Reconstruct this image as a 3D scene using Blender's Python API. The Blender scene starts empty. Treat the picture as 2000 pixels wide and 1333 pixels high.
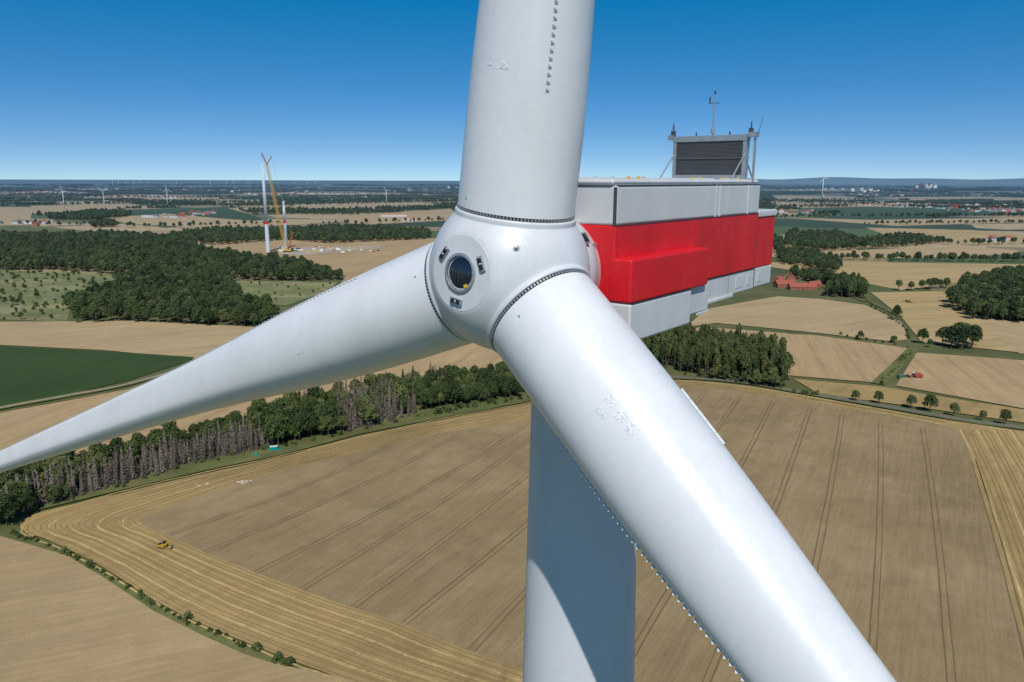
import bpy, bmesh, math, random
import numpy as np
from mathutils import Vector, Matrix
random.seed(7); rng=np.random.default_rng(7)
scene=bpy.context.scene
H=135.0
F=1450.0; PITCH=math.atan(315.5/F); ROLL=0.003
sp,cp=math.sin(PITCH),math.cos(PITCH)
# ------------------------------------------------------------ helpers
def plan(x,y):
    """camera-frame pixel -> metres on the ground plane"""
    a=x-1000; b=y-666.5
    u=(a+b*ROLL)/F; v=(b-a*ROLL)/F
    t=H/(sp+v*cp)
    return (u*t,(cp-v*sp)*t)
def P(s): return [plan(*map(float,q.split(','))) for q in s.split()]
def V(*a): return Vector(a)
def newobj(name,verts,faces,mats=(),midx=None,smooth=False,parent=None):
    me=bpy.data.meshes.new(name); me.from_pydata([tuple(v) for v in verts],[],faces)
    for m in mats: me.materials.append(m)
    if midx is not None: me.polygons.foreach_set('material_index',midx)
    if smooth: me.polygons.foreach_set('use_smooth',[True]*len(me.polygons))
    me.update()
    o=bpy.data.objects.new(name,me); scene.collection.objects.link(o)
    if parent: setpar(o,parent)
    return o
def setpar(o,p):
    o.parent=p; o.matrix_parent_inverse=Matrix.Translation(-p.location)
def empty(name,loc):
    e=bpy.data.objects.new(name,None); e.location=loc; e.empty_display_size=1; scene.collection.objects.link(e); return e
class MB:
    def __init__(s): s.v=[];s.f=[];s.m=[]
    def add(s,vs,fs,m=0):
        n=len(s.v); s.v+=[tuple(v) for v in vs]; s.f+=[tuple(i+n for i in f) for f in fs]; s.m+=[m]*len(fs)
    def box(s,c,sz,m=0,M=None,rz=0):
        x,y,z=[k/2 for k in sz]; c=Vector(c)
        R=Matrix.Rotation(rz,3,'Z')
        vs=[c+R@V(i*x,j*y,k*z) for k in(-1,1) for j in(-1,1) for i in(-1,1)]
        if M: vs=[M@v for v in vs]
        s.add(vs,[(0,2,3,1),(4,5,7,6),(0,1,5,4),(2,6,7,3),(0,4,6,2),(1,3,7,5)],m)
    def tube(s,p0,p1,r0,r1,n=8,m=0,caps=True):
        p0=Vector(p0);p1=Vector(p1);z=(p1-p0).normalized()
        x=z.orthogonal().normalized(); y=z.cross(x)
        vs=[]
        for p,r in((p0,r0),(p1,r1)):
            for i in range(n):
                a=2*math.pi*i/n; vs.append(p+x*r*math.cos(a)+y*r*math.sin(a))
        fs=[(i,(i+1)%n,n+(i+1)%n,n+i) for i in range(n)]
        if caps: fs+=[tuple(range(n))[::-1],tuple(range(n,2*n))]
        s.add(vs,fs,m)
    def prism(s,prof,y0,y1,m=0,M=None):
        n=len(prof); vs=[V(x,y0,z) for x,z in prof]+[V(x,y1,z) for x,z in prof]
        if M: vs=[M@v for v in vs]
        fs=[(i,(i+1)%n,n+(i+1)%n,n+i) for i in range(n)]+[tuple(range(n))[::-1],tuple(range(n,2*n))]
        s.add(vs,fs,m)
    def obj(s,name,mats,smooth=False,parent=None,bevel=0,seg=2,fix=True,M=None):
        vs=s.v if M is None else [M@Vector(v) for v in s.v]
        o=newobj(name,vs,s.f,mats,s.m,smooth,parent)
        if fix:
            bm=bmesh.new(); bm.from_mesh(o.data); bmesh.ops.recalc_face_normals(bm,faces=bm.faces); bm.to_mesh(o.data); bm.free()
        if bevel:
            b=o.modifiers.new('bevel','BEVEL'); b.width=bevel; b.segments=seg; b.limit_method='ANGLE'; b.angle_limit=math.radians(35)
            o.data.polygons.foreach_set('use_smooth',[True]*len(o.data.polygons))
            w=o.modifiers.new('wn','WEIGHTED_NORMAL'); w.keep_sharp=True
        return o
# ------------------------------------------------------------ materials
class NT:
    def __init__(s,name):
        s.mat=bpy.data.materials.new(name); s.mat.use_nodes=True; s.t=s.mat.node_tree; s.t.nodes.clear()
        s.out=s.t.nodes.new('ShaderNodeOutputMaterial'); s.b=s.t.nodes.new('ShaderNodeBsdfPrincipled')
        s.t.links.new(s.b.outputs[0],s.out.inputs[0])
    def n(s,t,**k):
        x=s.t.nodes.new(t)
        for a,b in k.items(): setattr(x,a,b)
        return x
    def l(s,a,b): s.t.links.new(a,b)
    def val(s,sock,x):
        if hasattr(x,'links') : s.l(x,sock)
        else: sock.default_value=x
    def math(s,op,a,b=0.0,c=None,clamp=False):
        x=s.n('ShaderNodeMath',operation=op); x.use_clamp=clamp
        s.val(x.inputs[0],a); s.val(x.inputs[1],b)
        if c is not None: s.val(x.inputs[2],c)
        return x.outputs[0]
    def mix(s,f,a,b,mode='MIX'):
        x=s.n('ShaderNodeMix',data_type='RGBA',blend_type=mode)
        s.val(x.inputs[0],f)
        for i,c in((6,a),(7,b)):
            s.val(x.inputs[i],c if hasattr(c,'links') else (*c,1))
        return x.outputs[2]
    def noise(s,vec,scale,detail=3,rough=.55):
        x=s.n('ShaderNodeTexNoise'); x.inputs['Scale'].default_value=scale; x.inputs['Detail'].default_value=detail; x.inputs['Roughness'].default_value=rough
        s.l(vec,x.inputs['Vector']); return x.outputs['Fac']
    def rng(s,v,a,b,c,d):
        x=s.n('ShaderNodeMapRange'); s.val(x.inputs[0],v)
        for i,k in enumerate((a,b,c,d)): x.inputs[i+1].default_value=k
        return x.outputs[0]
    def pos(s): return s.n('ShaderNodeNewGeometry').outputs['Position']
HAZE=(.105,.185,.255)  # aerial haze painted into base colours, stronger with distance from the origin
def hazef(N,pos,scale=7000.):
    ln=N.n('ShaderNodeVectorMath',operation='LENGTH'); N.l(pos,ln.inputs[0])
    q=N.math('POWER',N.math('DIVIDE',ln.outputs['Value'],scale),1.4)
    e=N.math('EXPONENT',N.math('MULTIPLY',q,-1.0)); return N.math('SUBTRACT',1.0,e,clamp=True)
def plain(name,col,rough=.6,metal=0,var=0.0,scale=1.0,spec=.5):
    N=NT(name); N.b.inputs['Roughness'].default_value=rough; N.b.inputs['Metallic'].default_value=metal
    N.b.inputs['Specular IOR Level'].default_value=spec
    if var:
        t=N.n('ShaderNodeTexCoord').outputs['Object']
        f=N.rng(N.noise(t,scale,4),.3,.7,0,1)
        N.l(N.mix(f,[c*(1-var) for c in col],[min(1,c*(1+var)) for c in col]),N.b.inputs['Base Color'])
    else: N.b.inputs['Base Color'].default_value=(*col,1)
    return N.mat
def painted(name,col,rough=.35,dirt=.06,dust=None):
    N=NT(name); t=N.n('ShaderNodeTexCoord').outputs['Object']
    mp=N.n('ShaderNodeMapping'); mp.inputs['Scale'].default_value=(1,1,.35); N.l(t,mp.inputs['Vector'])
    a=N.noise(mp.outputs[0],.7,5,.6); b=N.noise(t,6,4,.7)
    f=N.math('ADD',N.math('MULTIPLY',a,.7),N.math('MULTIPLY',b,.3))
    f=N.rng(f,.35,.65,0,1)
    c=N.mix(f,[c*(1-dirt) for c in col],[min(1,c*(1+dirt*.5)) for c in col])
    if dust:
        g=N.noise(t,1.3,6,.72); c=N.mix(N.rng(g,.52,.75,0,.45),c,dust)
    N.l(c,N.b.inputs['Base Color'])
    N.l(N.rng(b,.3,.7,rough-.05,rough+.1),N.b.inputs['Roughness'])
    bp=N.n('ShaderNodeBump'); bp.inputs['Strength'].default_value=.07; bp.inputs['Distance'].default_value=.05
    N.l(a,bp.inputs['Height']); N.l(bp.outputs[0],N.b.inputs['Normal'])
    return N.mat
def fieldmat(name,col,head=0,row=1.2,rowamp=.06,tram=0,tramdark=.75,var=.12,patch=None,pamt=0):
    """head: compass heading (deg from +Y) of the drill rows"""
    N=NT(name); N.b.inputs['Roughness'].default_value=.95; N.b.inputs['Specular IOR Level'].default_value=.1
    pos=N.pos(); mp=N.n('ShaderNodeMapping'); mp.inputs['Rotation'].default_value=(0,0,math.radians(head)); N.l(pos,mp.inputs['Vector'])
    sx=N.n('ShaderNodeSeparateXYZ'); N.l(mp.outputs[0],sx.inputs[0]); X=sx.outputs[0]
    big=N.noise(pos,.012,4,.6); mid=N.noise(pos,.12,4,.65)
    st=N.n('ShaderNodeMapping'); st.inputs['Scale'].default_value=(1,.05,1); N.l(mp.outputs[0],st.inputs['Vector'])
    streak=N.noise(st.outputs[0],1/row,3,.6); streak2=N.noise(st.outputs[0],1/(row*6),3,.6)
    fine=N.noise(pos,1.6,3,.7)
    f=N.math('ADD',N.math('MULTIPLY',N.math('SUBTRACT',big,.5),var*3.5),N.math('MULTIPLY',N.math('SUBTRACT',mid,.5),var*2.0))
    f=N.math('ADD',f,N.math('MULTIPLY',N.math('SUBTRACT',streak,.5),rowamp*8))
    f=N.math('ADD',f,N.math('MULTIPLY',N.math('SUBTRACT',streak2,.5),rowamp*4.5))
    f=N.math('ADD',f,N.math('MULTIPLY',N.math('SUBTRACT',fine,.5),rowamp*10))
    f=N.math('ADD',f,1.0)
    c=col
    if patch: c=N.mix(N.rng(N.noise(pos,.02,5,.7),.46,.62,0,pamt),col,patch)
    else: c=N.mix(0.0,col,col)
    if tram:
        fr=N.math('ABSOLUTE',N.math('SUBTRACT',N.math('FRACT',N.math('DIVIDE',X,tram)),.5))
        d=N.math('ABSOLUTE',N.math('SUBTRACT',N.math('MULTIPLY',fr,tram),1.0))
        line=N.math('LESS_THAN',d,.45)
        f=N.math('MULTIPLY',f,N.math('SUBTRACT',1.0,N.math('MULTIPLY',line,1-tramdark)))
    vm=N.n('ShaderNodeVectorMath',operation='SCALE'); N.l(c,vm.inputs[0]); N.l(f,vm.inputs['Scale'])
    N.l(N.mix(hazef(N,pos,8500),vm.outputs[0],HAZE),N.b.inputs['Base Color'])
    return N.mat
def leafmat(name,c1,c2,haze=7000):
    N=NT(name); N.b.inputs['Roughness'].default_value=.7; N.b.inputs['Specular IOR Level'].default_value=.15
    oi=N.n('ShaderNodeObjectInfo'); pos=N.pos()
    r=N.math('ADD',N.math('MULTIPLY',oi.outputs['Random'],.7),N.math('MULTIPLY',N.noise(pos,.5,2),.4))
    c=N.mix(N.rng(r,.15,.95,0,1),c1,c2)
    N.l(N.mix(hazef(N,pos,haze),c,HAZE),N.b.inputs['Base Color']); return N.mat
# ------------------------------------------------------------ camera
cam=bpy.data.cameras.new('camera'); co=bpy.data.objects.new('camera',cam); scene.collection.objects.link(co)
cam.sensor_width=36; cam.lens=36*F/2000; cam.clip_start=.5; cam.clip_end=120000
co.location=(0,0,H)
co.rotation_euler=(Matrix.Rotation(math.pi/2-PITCH,3,'X')@Matrix.Rotation(ROLL,3,'Z')).to_euler()
scene.camera=co
# ------------------------------------------------------------ light
SAZ=math.radians(177); SEL=math.radians(50)
sd=V(math.sin(SAZ)*math.cos(SEL),math.cos(SAZ)*math.cos(SEL),math.sin(SEL))
sl=bpy.data.lights.new('sun','SUN'); sl.energy=3.6; sl.angle=math.radians(.53); sl.color=(1,.965,.91)
so=bpy.data.objects.new('sun',sl); scene.collection.objects.link(so); so.rotation_euler=(-sd).to_track_quat('-Z','Y').to_euler(); so.location=(0,0,300)
w=bpy.data.worlds.new('World'); scene.world=w; w.use_nodes=True; t=w.node_tree; t.nodes.clear()
out=t.nodes.new('ShaderNodeOutputWorld'); bg=t.nodes.new('ShaderNodeBackground'); sky=t.nodes.new('ShaderNodeTexSky')
sky.sky_type='NISHITA'; sky.sun_disc=False; sky.sun_elevation=SEL; sky.sun_rotation=SAZ; sky.altitude=200; sky.air_density=1.0; sky.dust_density=.3; sky.ozone_density=3.0
tc=t.nodes.new('ShaderNodeTexCoord'); sx=t.nodes.new('ShaderNodeSeparateXYZ'); t.links.new(tc.outputs['Generated'],sx.inputs[0])
mz=t.nodes.new('ShaderNodeMath'); mz.operation='MULTIPLY_ADD'; t.links.new(sx.outputs[2],mz.inputs[0]); mz.inputs[1].default_value=2.4; mz.inputs[2].default_value=.085
cb=t.nodes.new('ShaderNodeCombineXYZ'); t.links.new(sx.outputs[0],cb.inputs[0]); t.links.new(sx.outputs[1],cb.inputs[1]); t.links.new(mz.outputs[0],cb.inputs[2])
nm=t.nodes.new('ShaderNodeVectorMath'); nm.operation='NORMALIZE'; t.links.new(cb.outputs[0],nm.inputs[0]); t.links.new(nm.outputs[0],sky.inputs[0])
tint=t.nodes.new('ShaderNodeValToRGB'); t.links.new(sx.outputs[2],tint.inputs[0])
te_=tint.color_ramp.elements
TS=[(0,(.54,.60,.62)),(.03,(.46,.58,.64)),(.10,(.25,.60,.75)),(.21,(.03,.66,.86)),(.4,(.16,.36,.46)),(1,(.30,.40,.46))]
while len(te_)<len(TS): te_.new(.5)
for i,(p_,c_) in enumerate(TS): te_[i].position=p_; te_[i].color=(*c_,1)
tm=t.nodes.new('ShaderNodeVectorMath'); tm.operation='MULTIPLY'; t.links.new(sky.outputs[0],tm.inputs[0]); t.links.new(tint.outputs[0],tm.inputs[1])
ts=t.nodes.new('ShaderNodeVectorMath'); ts.operation='SCALE'; ts.inputs['Scale'].default_value=2.1; t.links.new(tm.outputs[0],ts.inputs[0])
t.links.new(ts.outputs[0],bg.inputs[0]); bg.inputs[1].default_value=.085; t.links.new(bg.outputs[0],out.inputs[0])
scene.view_settings.view_transform='Standard'; scene.view_settings.look='None'; scene.view_settings.exposure=0
# ------------------------------------------------------------ ground
N=NT('countryside'); N.b.inputs['Roughness'].default_value=.95; N.b.inputs['Specular IOR Level'].default_value=.05
pos=N.pos()
mp=N.n('ShaderNodeMapping'); mp.inputs['Rotation'].default_value=(0,0,.35); mp.inputs['Scale'].default_value=(.7,1,1); N.l(pos,mp.inputs['Vector'])
vo=N.n('ShaderNodeTexVoronoi',distance='CHEBYCHEV'); vo.inputs['Scale'].default_value=1/330; N.l(mp.outputs[0],vo.inputs['Vector'])
sc=N.n('ShaderNodeSeparateColor'); N.l(vo.outputs['Color'],sc.inputs[0])
cr=N.n('ShaderNodeValToRGB'); cr.color_ramp.interpolation='CONSTANT'; N.l(sc.outputs[0],cr.inputs[0])
cols=[(0,(.045,.07,.03)),(.18,(.38,.28,.14)),(.40,(.09,.13,.045)),(.58,(.45,.34,.19)),(.78,(.13,.15,.06)),(.90,(.29,.21,.12))]
e=cr.color_ramp.elements
while len(e)<len(cols): e.new(.5)
for i,(p_,c_) in enumerate(cols): e[i].position=p_; e[i].color=(*c_,1)
no=N.noise(pos,.02,5,.65); nf=N.noise(pos,.3,3,.6)
f=N.math('ADD',N.rng(no,.25,.75,.78,1.22),N.rng(nf,.2,.8,-.1,.1))
vm=N.n('ShaderNodeVectorMath',operation='SCALE'); N.l(cr.outputs[0],vm.inputs[0]); N.l(f,vm.inputs['Scale'])
ln=N.n('ShaderNodeVectorMath',operation='LENGTH'); N.l(pos,ln.inputs[0])
nearf=N.rng(ln.outputs['Value'],900,1500,1,0)
grassc=N.mix(N.rng(no,.35,.65,0,1),(.085,.10,.035),(.15,.145,.06))
c=N.mix(nearf,vm.outputs[0],grassc)
wd=N.rng(N.noise(pos,.0007,4,.6),.48,.60,0,1); wd=N.math('MULTIPLY',wd,N.rng(ln.outputs['Value'],4500,8000,0,.8))
c=N.mix(wd,c,(.035,.06,.03))
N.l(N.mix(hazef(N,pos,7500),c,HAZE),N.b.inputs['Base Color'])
R=70000
newobj('ground',[(-R,-R,0),(R,-R,0),(R,R,0),(-R,R,0)],[(0,1,2,3)],[N.mat])
zlay=[.03]
FIELDS=[]
def poly(name,pts,mat):
    zlay[0]+=.02
    if 'field' in name: FIELDS.append(pts)
    bm=bmesh.new(); vs=[bm.verts.new((x,y,zlay[0])) for x,y in pts]; f=bm.faces.new(vs); f.normal_update()
    if f.normal.z<0: f.normal_flip()
    bmesh.ops.triangulate(bm,faces=[f]); me=bpy.data.meshes.new(name); bm.to_mesh(me); bm.free(); me.materials.append(mat)
    o=bpy.data.objects.new(name,me); scene.collection.objects.link(o); return o
def smoothline(pts,n=6):
    if isinstance(pts,str): pts=P(pts)
    out=[]; m=len(pts)
    for i in range(m-1):
        p0=np.array(pts[max(i-1,0)]);p1=np.array(pts[i]);p2=np.array(pts[i+1]);p3=np.array(pts[min(i+2,m-1)])
        for k in range(n):
            t_=k/n; out.append(.5*((2*p1)+(-p0+p2)*t_+(2*p0-5*p1+4*p2-p3)*t_**2+(-p0+3*p1-3*p2+p3)*t_**3))
    out.append(np.array(pts[-1])); return out
def ribbon(mb,pts,wd,z,off=0,m=0,jit=0):
    pts=[np.array(p_) for p_ in pts]; vs=[]
    for i,p_ in enumerate(pts):
        d_=pts[min(i+1,len(pts)-1)]-pts[max(i-1,0)]; d_=d_/max(np.linalg.norm(d_),1e-6); nn=np.array([-d_[1],d_[0]])
        j=random.uniform(-jit,jit)
        a=p_+nn*(off+wd/2+j); b=p_+nn*(off-wd/2+j); vs+=[(a[0],a[1],z),(b[0],b[1],z)]
    mb.add(vs,[(2*i,2*i+1,2*i+3,2*i+2) for i in range(len(pts)-1)],m)
TAN=(.445,.325,.175); BRN=(.275,.20,.102)
m_t1=fieldmat('stubble_light',TAN,60,3,.06,24,.85)
m_t2=fieldmat('stubble_pale',(.44,.33,.18),-20,3,.06,22,.86)
m_t3=fieldmat('stubble_gold',(.44,.32,.15),75,6,.10,0)
m_t4=fieldmat('stubble_warm',(.425,.30,.155),15,3,.06,24,.8)
m_head=fieldmat('stubble_headland',(.385,.27,.112),40,4,.06,0,var=.18,patch=(.30,.215,.092),pamt=.8)
m_near=fieldmat('stubble_foreground',(.40,.292,.15),68,1.6,.06,0,var=.13,patch=(.35,.25,.125),pamt=.7)
m_brown=fieldmat('ripe_grain',BRN,30,1.0,.065,0,var=.17,patch=(.33,.24,.13),pamt=.8)
m_green=fieldmat('beet_crop',(.042,.075,.020),20,2,.07,0,var=.14)
m_scrub=fieldmat('rough_meadow',(.17,.19,.075),20,5,.08,0,var=.35,patch=(.30,.27,.14),pamt=.9)
m_verge=fieldmat('verge_grass',(.12,.135,.045),50,3,.08,0,var=.35,patch=(.20,.17,.07),pamt=.6)
poly('crop_field',P('-200,402 60,405 60,440 -200,443'),m_t1)
poly('meadow',P('-200,443 60,440 180,452 250,465 -200,470'),m_verge)
poly('crop_field',P('60,402 250,398 300,406 60,420'),m_t2)
poly('green_field',P('250,410 440,405 520,430 330,445 180,432'),m_green)
poly('crop_field',P('200,425 330,418 440,428 560,436 420,446 250,438'),m_t2)
poly('crop_field',P('640,425 880,408 900,430 700,440'),m_t1)
poly('crop_field',P('560,400 820,395 870,404 600,412'),m_t2)
poly('crop_field',P('100,386 330,383 500,388 300,393'),m_t1)
poly('crop_field',P('420,378 700,375 860,380 640,385'),m_t2)
poly('crop_field',P('-200,378 80,376 160,380 -200,386'),m_t4)
poly('crop_field',P('1690,445 1900,450 2100,470 1900,478 1760,470'),m_t3)
poly('crop_field',P('1520,425 1700,430 2000,425 2100,432 1750,442'),m_t1)
poly('crop_field',P('1500,382 1650,384 1700,390 1520,392'),m_t2)
poly('crop_field',P('1490,396 1640,400 1800,398 1560,406'),m_t1)
poly('crop_field',P('1720,386 1900,384 2100,390 1800,394'),m_t2)
poly('crop_field',P('1500,372 1620,370 1700,373 1560,376'),m_t4)
poly('green_field',P('1540,408 1700,404 2000,412 2100,420 1700,424'),m_green)
poly('crop_field',P('1600,495 1700,488 1900,483 1990,490 1980,497 1800,505 1620,505'),m_t1)
poly('crop_field',P('1490,514 1640,512 2000,517 2100,520 1860,555 1760,568 1620,540 1490,520'),m_t3)
poly('meadow',P('-100,530 0,530 130,532 270,540 150,570 130,630 0,625 -100,625'),m_scrub)
poly('crop_field',P('360,482 640,468 845,466 1000,470 1000,600 700,650 560,610 665,555 675,540 600,516 440,490'),m_t4)
poly('meadow',P('460,549 660,552 640,570 560,598 490,592'),m_scrub)
poly('crop_field',P('-200,630 0,630 250,628 500,640 640,650 800,640 1000,640 1100,660 900,680 800,690 600,712 400,704 200,685 0,675 -200,668'),m_t1)
poly('green_field',P('-200,670 0,677 200,687 380,699 370,706 250,745 100,780 0,797 -200,835'),m_green)
poly('crop_field',P('-200,850 0,808 130,785 250,762 400,715 600,716 900,674 1100,660 1100,735 850,755 700,785 500,825 300,870 150,905 -100,930'),m_t4)
poly('crop_field',P('1340,640 1380,605 1460,590 1520,580 1600,585 1690,597 1760,630 1775,665 1740,668 1600,652 1400,632'),m_t1)
poly('crop_field',P('1370,640 1600,657 1778,682 1720,750 1540,735 1310,690 1290,660'),m_t4)
poly('crop_field',P('1790,690 1990,705 2200,725 2200,830 2000,800 1750,755'),m_t4)
poly('crop_field',P('1550,742 1720,757 1900,787 2000,802 2200,832 2200,855 2000,828 1800,798 1600,772'),m_head)
poly('crop_field',P('1700,572 1840,570 1900,610 1990,690 1800,670 1760,620'),m_t3)
poly('crop_field',P('1905,620 2100,640 2100,700 1990,692'),m_t2)
poly('crop_field',P('-400,1040 20,1045 130,1085 230,1145 300,1195 400,1245 480,1280 560,1305 760,1345 1300,1420 1400,1900 -900,1900'),m_near)
f2=smoothline('60,1062 40,1035 60,1010 200,975 400,928 560,893 700,855 850,825 1025,792 1130,770 1310,745 1450,755 1550,771 1700,798 1870,826 2200,873',4)+P('2700,1500 2500,2200 1500,2200')+smoothline('1100,1450 900,1400 700,1340 560,1290 400,1225 300,1175 200,1110 120,1070 60,1045',4)[:-1]
poly('grain_field_headland',f2[1:],m_head)
poly('grain_field',smoothline('400,1083 330,1050 270,1020 330,995 430,960 520,930 700,885 850,850 1025,825 1150,790 1330,757 1500,775 1700,808 1865,842 1900,925 1950,1080 2010,1300 2060,1500',3)+P('2100,2100 1300,2100 1300,1420 1100,1340 900,1270 780,1220 650,1178 520,1130'),m_brown)
# wheel tracks
m_track=fieldmat('wheel_track',(.18,.128,.064),30,1,.05); m_trackh=fieldmat('wheel_track_headland',(.275,.19,.082),30,1,.06); m_trackl=fieldmat('straw_swath',(.47,.335,.14),30,1,.10,var=.25)
mb=MB(); zt=zlay[0]+.04
tr='1900,900 2010,1333 1802,838 1850,1333 1720,830 1693,1333 1645,812 1536,1333 1582,800 1375,1333 1510,787 1204,1333 1445,775 1037,1333 1380,765 920,1275 1300,768 790,1222 1180,788 690,1190 1025,835 500,1122 900,848 400,1083 760,875 330,1048 1100,805 590,1155'
tp=P(tr)
for i in range(0,len(tp),2):
    a,b=np.array(tp[i]),np.array(tp[i+1]); L=np.linalg.norm(b-a); d_=(b-a)/L; nn=np.array([-d_[1],d_[0]])
    if i<10: b=b+d_*60
    pts=[a+(b-a)*k/24+nn*math.sin(k/24*math.pi)*( 5 if i>=16 else 1.5) for k in range(25)]
    for o_ in(-1.05,1.05): ribbon(mb,pts,random.uniform(.35,.6),zt,o_,0,.12)
inner=smoothline('1300,1420 1100,1340 900,1270 780,1220 650,1178 520,1130 400,1083 330,1050 270,1020 330,995 430,960 520,930 700,885 850,850 1025,825 1150,790 1330,757 1500,775 1700,808 1865,842',5)
outer=smoothline('1150,1470 900,1400 700,1340 560,1290 400,1225 300,1175 200,1110 120,1070 45,1030 200,975 300,950 400,928 560,893 850,825 1025,792 1130,770 1310,745 1500,763 1700,798 1870,826',5)
ki,ko=np.array(inner),np.array(outer)
n_=min(len(ki),len(ko)); ki,ko=ki[:n_],ko[:n_]
for k,tt in enumerate((.07,.18,.28,.38,.5,.60,.70,.82,.93)):
    l=ki*(1-tt)+ko*tt; q0=random.randint(0,20) if k%2 else 0; q1=n_-random.randint(0,25)
    ribbon(mb,l[q0:q1],.4,zt,-1,1,.15); ribbon(mb,l[q0:q1],.4,zt,1,1,.15)
    if k%2==0: ribbon(mb,l[:q1],.7+.8*random.random(),zt-.015,3,2,.35)
rs=np.array(smoothline('1865,842 1900,925 1950,1080 2010,1300 2060,1500',5))
for k in range(7):
    ribbon(mb,rs+np.array([3+4.5*k,0]),.5 if k%2 else 1.0,zt,0,1+(k%2==0),.25); ribbon(mb,rs+np.array([5+4.5*k,0]),.4,zt+.01,0,1,.15)
mb.obj('tractor_tracks',[m_track,m_trackh,m_trackl],fix=False)
poly('grass_verge',P('0,1050 -60,1045 -60,1030 0,1020 50,990 200,955 400,897 560,865 700,835 850,797 1040,768 1310,732 1310,743 1130,766 1025,788 850,821 700,851 560,889 400,922 200,969 60,1003 35,1030 60,1052 130,1078 230,1138 300,1183 400,1230 500,1272 570,1298 540,1302 480,1283 400,1247 300,1197 200,1130 130,1088'),m_verge)
m_road=fieldmat('road_asphalt',(.17,.16,.145),0,2,.02,0,var=.05); m_path=fieldmat('gravel_path',(.34,.28,.19),0,2,.03,0)
RD='1000,735 1150,733 1310,738 1450,748 1550,765 1680,787 1800,808 1900,825 2000,838 2300,878'
mb=MB(); ribbon(mb,smoothline(RD),9,zlay[0]+.02,0,1); ribbon(mb,smoothline(RD),3.6,zlay[0]+.05,0,0)
mb.obj('country_road',[m_road,m_verge],fix=False)
TR_='-200,842 0,799 130,775 250,752 400,710'
mb=MB(); ribbon(mb,smoothline(TR_),8,zlay[0]+.02,0,1); ribbon(mb,smoothline(TR_),3,zlay[0]+.05,0,0)
mb.obj('farm_track',[m_path,m_verge],fix=False)
mb=MB()
for s_,wd in(('1540,653 1600,656 1775,681',4),('1785,683 1715,752',9),('1760,620 1700,590 1690,575',6),('1690,590 1640,570 1600,560',6)):
    ribbon(mb,P(s_),wd,zlay[0]+.03,0,0)
mb.obj('ditch_grass',[m_verge],fix=False)
poly('construction_pad',P('540,497 560,486 740,480 745,486 620,497 590,500'),fieldmat('gravel_pad',(.42,.36,.27),0,5,.05))
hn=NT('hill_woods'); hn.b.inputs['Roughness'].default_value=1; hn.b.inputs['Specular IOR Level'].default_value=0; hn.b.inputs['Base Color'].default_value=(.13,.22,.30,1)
vs=[];fs=[]; nh=90
for k in range(nh+1):
    az=math.radians(8+34*k/nh); e_=math.sin(math.pi*k/nh)**.7; h_=(40+60*math.sin(k*.11)**2+25*math.sin(k*.37))*e_+20
    for D_,z_ in((30000,0),(33000,h_+135),(36000,h_*.9+135),(40000,0)): vs.append((math.sin(az)*D_,math.cos(az)*D_,z_))
for k in range(nh):
    for j in range(3): fs.append((4*k+j,4*k+4+j,4*k+5+j,4*k+1+j))
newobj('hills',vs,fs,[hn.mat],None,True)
# ------------------------------------------------------------ trees
BARK=plain('bark',(.10,.075,.05),.9,var=.3,scale=2)
BARKG=plain('bark_grey',(.22,.18,.15),.9,var=.3,scale=2)
LEAF=leafmat('leaf_green',(.026,.046,.013),(.095,.13,.034))
LEAF2=leafmat('leaf_olive',(.05,.074,.020),(.14,.155,.05))
DEAD=leafmat('dead_needles',(.12,.098,.075),(.25,.205,.165))
PINE=leafmat('needle_green',(.018,.034,.013),(.04,.06,.022))
src=bpy.data.collections.new('tree_variants')
def cards(mb,centers,normals,size,m,jit=.6):
    k=len(centers); nr=normals+rng.normal(0,jit,(k,3)); nr/=np.linalg.norm(nr,axis=1)[:,None]
    a=np.cross(nr,rng.normal(0,1,(k,3))); a/=np.linalg.norm(a,axis=1)[:,None]; b=np.cross(nr,a)
    s=size*rng.uniform(.6,1.3,(k,1)); a*=s; b*=s*rng.uniform(.6,1,(k,1))
    vs=np.stack([centers-a,centers-b*.9,centers+a,centers+b],1).reshape(-1,3)
    n=len(mb.v); mb.v+=[tuple(v) for v in vs]; mb.f+=[(n+4*i,n+4*i+1,n+4*i+2,n+4*i+3) for i in range(k)]; mb.m+=[m]*k
def lobe(k,c,r):
    d_=rng.normal(0,1,(k,3)); d_/=np.linalg.norm(d_,axis=1)[:,None]; d_[:,2]=np.where(d_[:,2]<-.4,-d_[:,2],d_[:,2])
    return np.array(c)+d_*np.array(r)*rng.uniform(.7,1.1,(k,1)),d_
def mesh_only(mb,name,mats):
    me=bpy.data.meshes.new(name); me.from_pydata(mb.v,[],mb.f)
    for m in mats: me.materials.append(m)
    me.polygons.foreach_set('material_index',mb.m); me.update(); return me
def decid(h,rw,nl,k,size,leaf,trunk=.3,flat=1):
    mb=MB(); th=h*trunk
    mb.tube((0,0,0),(0,0,h*.75),h*.02+.08,h*.006,6,1)
    for i in range(nl):
        a=i*2.4; q=i/max(nl-1,1); rr=rw*(.62-.3*q)*random.uniform(.7,1.15); zz=th+(h-th)*(.22+.55*q)
        c=(math.cos(a)*rr,math.sin(a)*rr,zz); r=rw*random.uniform(.38,.55)
        mb.tube((0,0,zz*.6),c,.1+h*.006,.04,4,1,False)
        p_,d_=lobe(k//nl,c,(r,r,r*flat*1.05)); cards(mb,p_,d_,size,0,.55)
    p_,d_=lobe(k//5,(0,0,h*.8),(rw*.42,rw*.42,h*.2)); cards(mb,p_,d_,size,0,.5)
    return mesh_only(mb,'tree',[leaf,BARK])
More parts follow.
